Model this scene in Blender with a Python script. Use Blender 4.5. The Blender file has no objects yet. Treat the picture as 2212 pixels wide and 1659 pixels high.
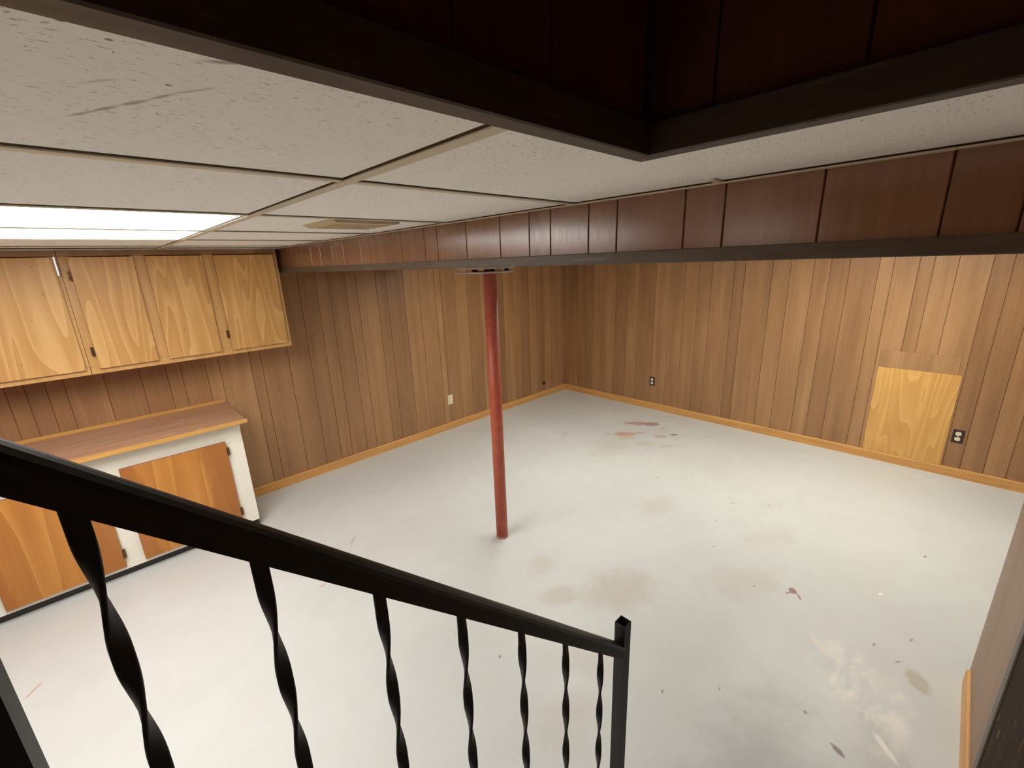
import bpy, bmesh, math, random
from mathutils import Matrix, Vector

# ------------------------------------------------------------------ camera, world, exposure
scene = bpy.context.scene
CAMZ = 1.8
cam_data = bpy.data.cameras.new('camera')
cam_data.sensor_fit = 'HORIZONTAL'
cam_data.sensor_width = 36.0
cam_data.lens = 36.0 * 936.3 / 2212.0
cam_data.clip_start = 0.02
cam = bpy.data.objects.new('camera', cam_data)
scene.collection.objects.link(cam)
right = Vector((0.71481, -0.69840, -0.03594))
down = Vector((-0.21440, -0.16994, -0.96185))
fwd = Vector((0.66565, 0.69524, -0.27121))
cam.matrix_world = Matrix(((right.x, -down.x, -fwd.x, 0.0),
                           (right.y, -down.y, -fwd.y, 0.0),
                           (right.z, -down.z, -fwd.z, CAMZ),
                           (0, 0, 0, 1)))
scene.camera = cam

world = bpy.data.worlds.new('world')
scene.world = world
world.use_nodes = True
world.node_tree.nodes['Background'].inputs[0].default_value = (0.0, 0.0, 0.0, 1)
world.node_tree.nodes['Background'].inputs[1].default_value = 0.0

scene.view_settings.view_transform = 'Standard'
scene.view_settings.look = 'None'
scene.view_settings.gamma = 1.0
scene.view_settings.use_curve_mapping = False
scene.view_settings.exposure = 0.25

NEAR_LIGHT = 9.6        # two troffers over the cabinets
FAR_LIGHT = 14.0         # troffers of the bay behind the beam

# ------------------------------------------------------------------ main dimensions (metres)
X0 = 4.72      # right wall
Y0 = 3.83      # cabinet wall
XB, YB = -2.3, -1.6
ZC = 1.957     # underside of the ceiling grid
TILE_Z = 1.960
BEAM_X = 1.098
BEAM_X2 = 2.30
YS = -0.285    # stair side wall

rng = random.Random(7)

# ------------------------------------------------------------------ node helpers
class NT:
    def __init__(self, name):
        self.m = bpy.data.materials.new(name)
        self.m.use_nodes = True
        self.t = self.m.node_tree
        self.t.nodes.clear()
        self.out = self.n('ShaderNodeOutputMaterial')
        self.b = self.n('ShaderNodeBsdfPrincipled')
        self.l(self.b.outputs[0], self.out.inputs[0])
    def n(self, typ, **kw):
        nd = self.t.nodes.new(typ)
        for k, v in kw.items():
            setattr(nd, k, v)
        return nd
    def l(self, a, b):
        self.t.links.new(a, b)
    def put(self, sock, v):
        if hasattr(v, 'is_output'):
            self.l(v, sock)
        elif isinstance(v, (tuple, list)) and len(v) == 3 and sock.type == 'RGBA':
            sock.default_value = (*v, 1)
        else:
            sock.default_value = v
    def math(self, op, a, b=0.0, c=0.0, clamp=False):
        nd = self.n('ShaderNodeMath', operation=op, use_clamp=clamp)
        self.put(nd.inputs[0], a); self.put(nd.inputs[1], b); self.put(nd.inputs[2], c)
        return nd.outputs[0]
    def mix(self, f, a, b, blend='MIX'):
        nd = self.n('ShaderNodeMix', data_type='RGBA', blend_type=blend)
        self.put(nd.inputs[0], f); self.put(nd.inputs[6], a); self.put(nd.inputs[7], b)
        return nd.outputs[2]
    def mapping(self, vec, loc=(0, 0, 0), rot=(0, 0, 0), scale=(1, 1, 1)):
        nd = self.n('ShaderNodeMapping')
        self.l(vec, nd.inputs[0])
        self.put(nd.inputs[1], loc); nd.inputs[2].default_value = rot; nd.inputs[3].default_value = scale
        return nd.outputs[0]
    def noise(self, vec, scale=5, detail=3, rough=0.5, dist=0.0):
        nd = self.n('ShaderNodeTexNoise')
        self.l(vec, nd.inputs['Vector'])
        nd.inputs['Scale'].default_value = scale; nd.inputs['Detail'].default_value = detail
        nd.inputs['Roughness'].default_value = rough; nd.inputs['Distortion'].default_value = dist
        return nd.outputs['Fac']
    def ramp(self, f, stops, interp='LINEAR'):
        nd = self.n('ShaderNodeValToRGB')
        nd.color_ramp.interpolation = interp
        el = nd.color_ramp.elements
        while len(el) < len(stops):
            el.new(0.5)
        for e, (p, c) in zip(el, stops):
            e.position = p
            e.color = (*c, 1) if len(c) == 3 else c
        self.l(f, nd.inputs[0])
        return nd.outputs[0]
    def sramp(self, f, a, b):       # smooth 0..1 between a and b
        nd = self.n('ShaderNodeMapRange', interpolation_type='SMOOTHSTEP')
        self.put(nd.inputs[0], f); nd.inputs[1].default_value = a; nd.inputs[2].default_value = b
        return nd.outputs[0]
    def pos(self):
        return self.n('ShaderNodeNewGeometry').outputs['Position']
    def obj(self):
        return self.n('ShaderNodeTexCoord').outputs['Object']
    def rand(self):
        return self.n('ShaderNodeObjectInfo').outputs['Random']
    def fin(self, color=None, rough=None, metal=None, spec=None, bump=None, bump_s=0.2, bump_d=0.002):
        if color is not None: self.put(self.b.inputs['Base Color'], color)
        if rough is not None: self.put(self.b.inputs['Roughness'], rough)
        if metal is not None: self.put(self.b.inputs['Metallic'], metal)
        if spec is not None: self.put(self.b.inputs['Specular IOR Level'], spec)
        if bump is not None:
            bn = self.n('ShaderNodeBump')
            bn.inputs['Strength'].default_value = bump_s
            bn.inputs['Distance'].default_value = bump_d
            self.l(bump, bn.inputs['Height'])
            self.l(bn.outputs[0], self.b.inputs['Normal'])
        return self.m
    def blob(self, vec, cx, cy, rx, ry, ang=0.0, soft=0.35, warp=None, warp_amt=0.0):
        """1 inside an ellipse on the xy plane, 0 outside; edge broken up by a noise value."""
        mp = self.n('ShaderNodeMapping', vector_type='TEXTURE')
        self.l(vec, mp.inputs[0])
        mp.inputs[1].default_value = (cx, cy, 0)
        mp.inputs[2].default_value = (0, 0, ang)
        mp.inputs[3].default_value = (rx, ry, 1e6)
        v = mp.outputs[0]
        ln = self.n('ShaderNodeVectorMath', operation='LENGTH')
        self.l(v, ln.inputs[0])
        d = ln.outputs[1]
        if warp is not None:
            d = self.math('ADD', d, self.math('MULTIPLY', self.math('SUBTRACT', warp, 0.5), warp_amt))
        nd = self.n('ShaderNodeMapRange', interpolation_type='SMOOTHSTEP')
        self.l(d, nd.inputs[0])
        nd.inputs[1].default_value = 1.0; nd.inputs[2].default_value = max(0.0, 1.0 - soft)
        nd.inputs[3].default_value = 0.0; nd.inputs[4].default_value = 1.0
        return nd.outputs[0]

def simple(name, col, rough=0.5, metal=0.0, spec=0.5, var=0.08, scale=30):
    t = NT(name)
    f = t.noise(t.pos(), scale, 4, 0.6)
    a = tuple(c * (1 - var) for c in col); b = tuple(min(1, c * (1 + var)) for c in col)
    return t.fin(t.mix(f, a, b), rough, metal, spec)

def wood_panel(name, dark, mid, light, axis, rough=0.38, rand_amt=0.35, spec=0.5):
    """Printed wall panelling: vertical grain in world space, each plank shifted by its own random value."""
    t = NT(name)
    r = t.rand()
    off = t.n('ShaderNodeCombineXYZ')
    t.l(t.math('MULTIPLY', r, 37.0), off.inputs[2])
    t.l(t.math('MULTIPLY', r, 11.0), off.inputs[0])
    add = t.n('ShaderNodeVectorMath', operation='ADD')
    t.l(t.pos(), add.inputs[0]); t.l(off.outputs[0], add.inputs[1])
    p = add.outputs[0]
    broad = t.noise(t.mapping(p, scale=(9, 9, 0.55)), 1.0, 3, 0.55, 0.4)
    fine = t.noise(t.mapping(p, scale=(75, 75, 1.6)), 1.0, 4, 0.65, 0.2)
    hair = t.noise(t.mapping(p, scale=(260, 260, 5)), 1.0, 2, 0.6)
    blot = t.noise(t.mapping(p, scale=(3.5, 3.5, 2.0)), 1.0, 3, 0.5)
    f = t.math('ADD', t.math('MULTIPLY', broad, 0.55), t.math('MULTIPLY', fine, 0.30))
    f = t.math('ADD', f, t.math('MULTIPLY', hair, 0.10))
    f = t.math('ADD', f, t.math('MULTIPLY', t.math('SUBTRACT', blot, 0.5), 0.18))
    f = t.math('ADD', f, t.math('MULTIPLY', t.math('SUBTRACT', r, 0.5), rand_amt * 0.5))
    col = t.ramp(f, [(0.28, dark), (0.47, mid), (0.68, light)])
    rr = t.math('ADD', rough - 0.06, t.math('MULTIPLY', fine, 0.14))
    return t.fin(col, rr, 0.0, spec, bump=fine, bump_s=0.12, bump_d=0.001)

def plywood(name, dark, mid, light, rough=0.4, figure=1.0, margin=None):
    """Rotary-cut plywood: long wavy cathedral bands that run vertically."""
    t = NT(name)
    p = t.n('ShaderNodeTexCoord').outputs['Object']
    r = t.rand()
    off = t.n('ShaderNodeCombineXYZ')
    t.l(t.math('MULTIPLY', r, 3.0), off.inputs[2]); t.l(t.math('MULTIPLY', r, 5.0), off.inputs[0])
    add = t.n('ShaderNodeVectorMath', operation='ADD')
    t.l(p, add.inputs[0]); t.l(off.outputs[0], add.inputs[1])
    p = add.outputs[0]
    w = t.noise(t.mapping(p, rot=(0, 0.10, 0), scale=(6.5, 6.5, 0.75)), 1.0, 1.6, 0.4, 0.25)
    bands = t.math('FRACT', t.math('MULTIPLY', w, 8.0 * figure))
    soft = t.math('SUBTRACT', 1.0, bands)
    edge = t.math('MULTIPLY', t.math('POWER', soft, 2.0), 0.62)
    fine = t.noise(t.mapping(p, scale=(70, 70, 2)), 1.0, 3, 0.6)
    big = t.noise(t.mapping(p, scale=(3, 3, 1)), 1.0, 2, 0.5)
    knot = t.sramp(t.noise(t.mapping(p, scale=(60, 60, 34)), 1.0, 1, 0.5), 0.75, 0.80)
    f = t.math('ADD', t.math('MULTIPLY', edge, 0.45), t.math('MULTIPLY', fine, 0.22))
    f = t.math('ADD', f, t.math('MULTIPLY', big, 0.42))
    col = t.ramp(f, [(0.22, dark), (0.46, mid), (0.80, light)])
    if margin:
        sx = t.n('ShaderNodeSeparateXYZ')
        t.l(t.n('ShaderNodeTexCoord').outputs['Object'], sx.inputs[0])
        wv = t.noise(t.mapping(p, scale=(6, 6, 2.5)), 1.0, 3, 0.5)
        e = t.math('ADD', t.math('ABSOLUTE', t.math('ADD', sx.outputs[0], 0.03)), t.math('MULTIPLY', t.math('SUBTRACT', wv, 0.5), 0.22))
        col = t.mix(t.math('MULTIPLY', t.sramp(e, 0.155, 0.185), 0.75), col, margin)
    col = t.mix(t.math('MULTIPLY', knot, 0.6), col, tuple(c * 0.35 for c in dark))
    return t.fin(col, rough, 0, 0.45, bump=fine, bump_s=0.08, bump_d=0.001)

def board_wood(name, dark, light, axis=0, rough=0.4):
    """Straight-grained moulding, grain along axis 0=x 1=y 2=z."""
    t = NT(name)
    s = [60, 60, 60]; s[axis] = 3.0
    s2 = [18, 18, 18]; s2[axis] = 1.2
    f = t.noise(t.mapping(t.pos(), scale=tuple(s)), 1.0, 4, 0.6, 0.6)
    g = t.noise(t.mapping(t.pos(), scale=tuple(s2)), 1.0, 3, 0.5, 1.0)
    v = t.math('ADD', t.math('MULTIPLY', f, 0.5), t.math('MULTIPLY', g, 0.5))
    col = t.ramp(v, [(0.3, dark), (0.7, light)])
    return t.fin(col, rough, 0, 0.45, bump=f, bump_s=0.1, bump_d=0.001)

def emitter(name, col, strength):
    t = NT(name)
    e = t.n('ShaderNodeEmission')
    e.inputs[0].default_value = (*col, 1); e.inputs[1].default_value = strength
    t.l(e.outputs[0], t.out.inputs[0])
    return t.m

# ------------------------------------------------------------------ materials
M = {}
M['panel'] = wood_panel('brown_wall_panelling', (0.25, 0.127, 0.056), (0.345, 0.182, 0.080), (0.46, 0.257, 0.116), 2, 0.36, 0.40)
M['groove'] = simple('panel_groove_dark', (0.10, 0.048, 0.024), 0.7)
M['wall_groove'] = simple('wall_groove', (0.21, 0.105, 0.048), 0.7)
M['beam_panel'] = wood_panel('beam_panelling', (0.21, 0.098, 0.055), (0.27, 0.130, 0.070), (0.34, 0.172, 0.092), 2, 0.18, 0.2, 0.85)
M['stair_panel'] = wood_panel('stair_side_panelling', (0.23, 0.135, 0.085), (0.29, 0.175, 0.112), (0.35, 0.22, 0.145), 2, 0.45, 0.15)
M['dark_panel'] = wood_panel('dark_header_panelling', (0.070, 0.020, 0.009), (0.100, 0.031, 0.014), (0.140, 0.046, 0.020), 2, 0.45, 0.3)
M['base_l'] = board_wood('honey_baseboard_x', (0.50, 0.235, 0.065), (0.74, 0.41, 0.135), 0)
M['base_r'] = board_wood('honey_baseboard_y', (0.50, 0.235, 0.065), (0.74, 0.41, 0.135), 1)
M['cabinet'] = plywood('honey_plywood', (0.48, 0.245, 0.075), (0.60, 0.335, 0.115), (0.76, 0.49, 0.21), 0.36)
M['cab_frame'] = board_wood('honey_face_frame', (0.50, 0.26, 0.085), (0.66, 0.39, 0.15), 2)
M['orange_ply'] = plywood('amber_plywood', (0.40, 0.145, 0.026), (0.54, 0.225, 0.042), (0.64, 0.33, 0.085), 0.34, 0.45, (0.36, 0.125, 0.028))
M['patch_ply'] = plywood('yellow_plywood', (0.58, 0.30, 0.080), (0.69, 0.385, 0.115), (0.82, 0.52, 0.19), 0.42, 1.1)
M['white_paint'] = simple('cream_gloss_paint', (0.87, 0.84, 0.73), 0.35, var=0.03)
M['edge_strip'] = board_wood('honey_edge_strip', (0.50, 0.25, 0.06), (0.68, 0.38, 0.11), 0, 0.35)
M['kick'] = simple('black_toe_kick', (0.035, 0.028, 0.026), 0.45, var=0.3)
M['hinge'] = simple('bronze_hinge', (0.16, 0.08, 0.045), 0.35, 0.8)
M['chrome'] = simple('bright_metal', (0.92, 0.92, 0.93), 0.28, 1.0, var=0.02)
M['black_iron'] = simple('black_painted_iron', (0.010, 0.009, 0.008), 0.5, 0.0, 0.3, var=0.2)
M['ivory'] = simple('ivory_plastic', (0.78, 0.70, 0.48), 0.4, var=0.03)
M['brown_plate'] = simple('dark_brown_plate', (0.035, 0.018, 0.012), 0.35)
M['slot'] = simple('outlet_slot', (0.02, 0.015, 0.01), 0.6)
M['tee'] = simple('cream_grid_metal', (0.68, 0.61, 0.47), 0.4, 0.0, 0.5, var=0.03)
M['angle_metal'] = simple('shiny_wall_angle', (0.60, 0.57, 0.50), 0.22, 0.7, var=0.03)
M['plenum'] = simple('dark_plenum', (0.015, 0.013, 0.011), 0.9)
M['vent'] = simple('tan_vent_plastic', (0.60, 0.50, 0.32), 0.45, var=0.04)
M['troffer_frame'] = simple('white_fixture_metal', (0.80, 0.79, 0.76), 0.4, var=0.02)
M['diffuser'] = emitter('lit_diffuser', (1.0, 0.965, 0.93), NEAR_LIGHT)
M['diffuser_far'] = emitter('lit_diffuser_far', (1.0, 0.985, 0.90), FAR_LIGHT)
M['diffuser_dim'] = emitter('lit_diffuser_dim', (1.0, 0.985, 0.90), FAR_LIGHT * 0.72)
M['diffuser_added'] = emitter('lit_diffuser_added', (1.0, 0.965, 0.93), NEAR_LIGHT * 0.45)  # dimmer glow for the added panel out of view
M['steel'] = simple('galvanised_steel', (0.72, 0.72, 0.76), 0.4, 0.3, var=0.15)
M['tread'] = board_wood('stair_tread', (0.40, 0.39, 0.37), (0.50, 0.49, 0.46), 1)

# dark faux-wood casing trim with pale scuffs
def casing(name, dark, light, axis):
    t = NT(name)
    s = [22, 22, 22]; s[axis] = 4.0
    p = t.pos()
    f = t.noise(t.mapping(p, scale=tuple(s)), 1.0, 4, 0.6, 1.2)
    sc = t.sramp(t.noise(t.mapping(p, scale=tuple(q * 0.8 for q in s)), 1.3, 3, 0.6, 2.5), 0.60, 0.72)
    col = t.ramp(f, [(0.3, dark), (0.7, light)])
    col = t.mix(t.math('MULTIPLY', sc, 0.35), col, tuple(min(1, c * 2.6) for c in light))
    return t.fin(col, 0.42, 0, 0.45)
M['casing_y'] = casing('dark_casing_y', (0.075, 0.050, 0.033), (0.125, 0.090, 0.060), 1)
M['casing_x'] = casing('dark_casing_x', (0.075, 0.050, 0.033), (0.125, 0.090, 0.060), 0)
M['header_trim_x'] = casing('header_trim_x', (0.045, 0.030, 0.021), (0.075, 0.055, 0.038), 0)
M['header_trim_y'] = casing('header_trim_y', (0.045, 0.030, 0.021), (0.075, 0.055, 0.038), 1)
M['jamb'] = casing('dark_jamb', (0.055, 0.036, 0.024), (0.10, 0.070, 0.046), 2)

def flecked_board():  # dark grained board with scattered orange flecks
    t = NT('flecked_dark_board')
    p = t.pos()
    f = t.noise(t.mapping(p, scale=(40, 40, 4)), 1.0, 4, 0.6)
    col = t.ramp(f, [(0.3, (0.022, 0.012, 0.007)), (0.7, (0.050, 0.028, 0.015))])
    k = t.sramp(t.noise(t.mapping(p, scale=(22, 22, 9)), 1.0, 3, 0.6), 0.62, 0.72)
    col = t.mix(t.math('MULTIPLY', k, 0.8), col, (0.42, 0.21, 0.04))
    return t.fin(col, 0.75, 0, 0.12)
M['flecked_board'] = flecked_board()

# red pole: slightly chipped paint
def red_pole():
    t = NT('red_oxide_paint')
    p = t.pos()
    f = t.noise(p, 22, 4, 0.6)
    col = t.ramp(f, [(0.3, (0.42, 0.080, 0.042)), (0.7, (0.52, 0.120, 0.066))])
    chip = t.sramp(t.noise(p, 60, 2, 0.5), 0.74, 0.77)
    col = t.mix(t.math('MULTIPLY', chip, 0.5), col, (0.62, 0.45, 0.38))
    return t.fin(col, 0.46, 0, 0.4, bump=f, bump_s=0.15, bump_d=0.001)
M['red'] = red_pole()

# worktop laminate with worn pale streaks
def worktop():
    t = NT('brown_laminate')
    p = t.pos()
    f = t.noise(t.mapping(p, scale=(2.0, 26, 26)), 1.0, 4, 0.6, 0.3)
    col = t.ramp(f, [(0.3, (0.36, 0.195, 0.115)), (0.5, (0.44, 0.25, 0.15)), (0.72, (0.54, 0.35, 0.235))])
    wz = t.noise(p, 60, 3, 0.6)
    for (cx, cy, rx, ry, an) in [(0.36, 3.275, 0.035, 0.007, 0.1), (0.29, 3.265, 0.015, 0.005, 0.5), (0.30, 3.56, 0.03, 0.006, 0.3), (0.20, 3.30, 0.05, 0.006, 0.05)]:
        col = t.mix(t.math('MULTIPLY', t.blob(p, cx, cy, rx, ry, an, 0.8, wz, 1.4), 0.7), col, (0.80, 0.70, 0.58))
    return t.fin(col, 0.36, 0, 0.5)
M['worktop'] = worktop()

# ceiling tile: fissured, with the scuffs of the big tile beside the stairwell
def tile_mat():
    t = NT('fissured_ceiling_tile')
    p = t.pos()
    base = t.noise(p, 4, 2, 0.5)
    col = t.mix(base, (0.93, 0.895, 0.835), (0.955, 0.925, 0.87))
    fis = t.noise(t.mapping(p, rot=(0, 0, 0.25), scale=(75, 260, 1)), 1.0, 3, 0.6)
    mask = t.sramp(t.noise(t.mapping(p, scale=(7, 7, 1)), 1.0, 2, 0.5), 0.38, 0.62)
    fis = t.math('MULTIPLY', t.sramp(fis, 0.585, 0.70), t.math('ADD', t.math('MULTIPLY', mask, 0.45), 0.22))
    col = t.mix(fis, col, (0.22, 0.18, 0.14))
    pin = t.sramp(t.noise(p, 140, 1, 0.5), 0.74, 0.79)
    col = t.mix(t.math('MULTIPLY', pin, 0.55), col, (0.12, 0.10, 0.08))
    wz = t.noise(p, 34, 4, 0.6)
    wl = t.noise(p, 90, 2, 0.6)
    # long curved scuff, built from overlapping strokes
    pts = [(0.030, 0.672), (0.048, 0.640), (0.066, 0.606), (0.085, 0.572), (0.103, 0.536), (0.122, 0.508)]
    for (a, b) in zip(pts[:-1], pts[1:]):
        cx, cy = (a[0] + b[0]) / 2, (a[1] + b[1]) / 2
        ln = math.hypot(b[0] - a[0], b[1] - a[1])
        k = t.blob(p, cx, cy, ln * 0.72, 0.0042, math.atan2(b[1] - a[1], b[0] - a[0]), 0.8, wz, 1.6)
        col = t.mix(t.math('MULTIPLY', k, 0.65), col, (0.27, 0.23, 0.18))
    pts = [(0.108, 0.448), (0.128, 0.436), (0.150, 0.424), (0.168, 0.416)]
    for (a, b) in zip(pts[:-1], pts[1:]):
        cx, cy = (a[0] + b[0]) / 2, (a[1] + b[1]) / 2
        ln = math.hypot(b[0] - a[0], b[1] - a[1])
        k = t.blob(p, cx, cy, ln * 0.75, 0.0055, math.atan2(b[1] - a[1], b[0] - a[0]), 0.8, wz, 1.6)
        col = t.mix(t.math('MULTIPLY', k, 0.75), col, (0.24, 0.20, 0.15))
    k = t.blob(p, 0.048, 0.545, 0.030, 0.0035, -0.9, 0.8, wz, 1.6)
    col = t.mix(t.math('MULTIPLY', k, 0.35), col, (0.27, 0.23, 0.18))
    for (cx, cy) in [(0.028, 0.437), (0.052, 0.450), (0.094, 0.520), (0.13, 0.43), (0.083, 0.432), (0.02, 0.423)]:
        k = t.blob(p, cx, cy, 0.0035, 0.0028, 0, 0.6, wl, 0.8)
        col = t.mix(t.math('MULTIPLY', k, 0.8), col, (0.10, 0.08, 0.06))
    return t.fin(col, 0.9, 0, 0.1, bump=t.noise(p, 120, 3, 0.7), bump_s=0.12, bump_d=0.002)
M['tile'] = tile_mat()

# painted concrete floor with its stains and worn places
def floor_mat():
    t = NT('painted_concrete')
    p = t.pos()
    a = t.noise(p, 1.1, 4, 0.55, 0.4)
    b = t.noise(p, 6, 5, 0.6)
    col = t.ramp(a, [(0.3, (0.585, 0.602, 0.585)), (0.7, (0.655, 0.674, 0.656))])
    col = t.mix(t.math('MULTIPLY', t.sramp(b, 0.35, 0.75), 0.25), col, (0.55, 0.545, 0.515))
    warp = t.noise(p, 9, 5, 0.65, 0.5)
    warp2 = t.noise(p, 26, 5, 0.7, 0.6)
    def stain(cx, cy, rx, ry, ang, c, amt, soft=0.4, w=warp, wa=1.2):
        nonlocal col
        k = t.blob(p, cx, cy, rx, ry, ang, soft, w, wa)
        col = t.mix(t.math('MULTIPLY', k, amt), col, c)
    tan = (0.50, 0.435, 0.345)
    # broad tan damp stains in the middle of the floor
    stain(1.66, 1.53, 0.17, 0.13, 0.3, tan, 0.40, 0.9)
    stain(1.55, 1.30, 0.10, 0.16, 0.9, tan, 0.50, 0.6)
    stain(1.82, 1.08, 0.30, 0.20, -0.5, tan, 0.50, 0.7)
    stain(1.35, 0.95, 0.20, 0.16, 0.2, tan, 0.28, 0.9)
    stain(1.05, 0.85, 0.22, 0.14, -0.4, tan, 0.28, 0.9)
    stain(2.75, 1.35, 0.30, 0.16, -0.4, tan, 0.30, 0.9)
    stain(2.35, 0.60, 0.34, 0.20, -0.5, tan, 0.34, 1.0)
    stain(2.9, 0.62, 0.30, 0.14, -0.5, tan, 0.25, 1.0)
    stain(3.4, 2.2, 0.45, 0.22, 0.2, (0.52, 0.48, 0.37), 0.40, 1.0)
    stain(0.13, 1.80, 0.10, 0.03, 0.8, (0.66, 0.61, 0.53), 0.5, 0.8)
    stain(1.2, 2.4, 0.5, 0.3, 0.1, (0.62, 0.56, 0.50), 0.25, 1.0)
    # broad soft grey patches near the newel
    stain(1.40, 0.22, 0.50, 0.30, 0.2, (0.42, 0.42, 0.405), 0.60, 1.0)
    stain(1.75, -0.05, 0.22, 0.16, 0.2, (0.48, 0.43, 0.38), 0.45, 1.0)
    # scraped white patch in front of the stairs
    k = t.blob(p, 2.0, 0.02, 0.36, 0.21, 0.5, 0.6, warp, 0.8)
    streak = t.noise(t.mapping(p, rot=(0, 0, 0.6), scale=(7, 13, 1)), 1.0, 4, 0.6, 0.3)
    k2 = t.math('MULTIPLY', k, t.sramp(streak, 0.40, 0.66))
    col = t.mix(t.math('MULTIPLY', k2, 0.85), col, (0.80, 0.76, 0.68))
    k3 = t.blob(p, 2.145, 0.20, 0.085, 0.024, 0.85, 0.6, warp2, 0.8)
    col = t.mix(t.math('MULTIPLY', k3, 0.7), col, (0.74, 0.69, 0.58))
    k3 = t.blob(p, 1.79, -0.075, 0.075, 0.016, 0.75, 0.6, warp2, 0.8)
    col = t.mix(t.math('MULTIPLY', k3, 0.9), col, (0.86, 0.83, 0.76))
    k3 = t.blob(p, 2.215, -0.14, 0.075, 0.045, 0.5, 0.5, warp2, 0.7)
    col = t.mix(t.math('MULTIPLY', k3, 0.75), col, (0.46, 0.41, 0.30))
    # red-brown bare patches
    red, red2 = (0.53, 0.26, 0.165), (0.36, 0.185, 0.13)
    for (cx, cy, rx, ry, an, c, am) in [
            (4.16, 2.33, 0.13, 0.075, -0.9, red2, 0.62), (4.24, 2.20, 0.10, 0.07, -0.9, red2, 0.72),
            (4.10, 2.42, 0.06, 0.05, -0.5, red, 0.45), (3.80, 2.27, 0.14, 0.075, -0.9, red, 0.68),
            (3.72, 2.20, 0.11, 0.04, -0.9, (0.58, 0.42, 0.30), 0.6), (3.70, 2.40, 0.05, 0.022, -0.8, red2, 0.5),
            (3.93, 2.17, 0.075, 0.022, -0.8, red, 0.55), (3.98, 1.96, 0.09, 0.045, -0.8, red, 0.50),
            (4.11, 1.88, 0.045, 0.026, -0.8, (0.16, 0.09, 0.07), 0.75), (4.2, 2.05, 0.07, 0.014, -0.3, red2, 0.35),
            (3.80, 1.80, 0.10, 0.035, -0.8, (0.52, 0.43, 0.28), 0.45), (3.72, 1.98, 0.13, 0.05, -0.8, (0.50, 0.46, 0.33), 0.35),
            (2.45, 0.385, 0.030, 0.022, 0.4, (0.27, 0.12, 0.095), 0.85), (2.425, 0.35, 0.028, 0.007, 0.6, (0.27, 0.12, 0.095), 0.8),
            (2.42, 0.40, 0.022, 0.006, -0.6, (0.27, 0.12, 0.095), 0.8),
            (1.655, 0.043, 0.030, 0.014, 1.05, (0.19, 0.11, 0.085), 0.9),
            (0.65, 2.36, 0.025, 0.010, 0.2, red, 0.6), (0.97, 2.65, 0.07, 0.012, 0.9, red, 0.35),
            (-0.544, 2.657, 0.05, 0.010, 0.9, red, 0.5)]:
        stain(cx, cy, rx, ry, an, c, am, 0.4, warp2, 1.1)
    for (cx, cy, r) in [(2.742, 0.045, 0.009), ]:
        stain(cx, cy, r * 1.6, r, -0.5, (0.92, 0.92, 0.90), 0.95, 0.3, warp2, 0.4)
    for (cx, cy, rx, ry, an) in [(1.735, 0.165, 0.010, 0.009, 0), (3.3, 0.75, 0.020, 0.006, -0.8), (3.15, 0.95, 0.020, 0.005, -0.7),
                                 (2.85, 0.95, 0.014, 0.005, 0.1), (2.55, 0.85, 0.014, 0.005, 0.2), (2.47, -0.10, 0.018, 0.006, -0.3),
                                 (3.3, -0.10, 0.018, 0.008, -0.3), (2.32, 0.02, 0.016, 0.006, -0.2), (2.28, -0.07, 0.022, 0.005, -0.6),
                                 (2.35, 0.55, 0.014, 0.005, -0.4), (3.4, 2.75, 0.04, 0.010, -0.7), (3.15, 1.55, 0.018, 0.005, -0.7),
                                 (1.05, 1.25, 0.014, 0.008, 0.4), (1.42, 0.62, 0.012, 0.006, 0.3), (1.6, 0.45, 0.010, 0.004, 0.3)]:
        stain(cx, cy, rx, ry, an, (0.20, 0.18, 0.15), 0.75, 0.5, warp2, 0.8)
    # random small scuffs
    sc = t.sramp(t.noise(t.mapping(p, rot=(0, 0, -0.7), scale=(16, 48, 1)), 1.0, 2, 0.5), 0.745, 0.775)
    col = t.mix(t.math('MULTIPLY', sc, 0.35), col, (0.30, 0.27, 0.23))
    rough = t.math('ADD', 0.30, t.math('MULTIPLY', b, 0.22))
    return t.fin(col, rough, 0, 0.4, bump=b, bump_s=0.06, bump_d=0.004)
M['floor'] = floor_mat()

# ------------------------------------------------------------------ mesh helpers
COL = scene.collection

def link(name, me, mat, parent=None, loc=None):
    o = bpy.data.objects.new(name, me)
    COL.objects.link(o)
    if mat is not None and len(me.materials) == 0:
        me.materials.append(M[mat] if isinstance(mat, str) else mat)
    if parent is not None:
        o.parent = parent
    if loc is not None:
        o.location = loc
    return o

def bm_box(bm, x0, x1, y0, y1, z0, z1):
    v = [bm.verts.new(c) for c in ((x0, y0, z0), (x1, y0, z0), (x1, y1, z0), (x0, y1, z0),
                                   (x0, y0, z1), (x1, y0, z1), (x1, y1, z1), (x0, y1, z1))]
    fs = []
    for q in ((0, 3, 2, 1), (4, 5, 6, 7), (0, 1, 5, 4), (1, 2, 6, 5), (2, 3, 7, 6), (3, 0, 4, 7)):
        fs.append(bm.faces.new([v[i] for i in q]))
    return fs

def to_mesh(bm, name, smooth=False):
    bmesh.ops.recalc_face_normals(bm, faces=bm.faces)
    me = bpy.data.meshes.new(name)
    bm.to_mesh(me); bm.free()
    if smooth:
        me.polygons.foreach_set('use_smooth', [True] * len(me.polygons))
    return me

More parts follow.
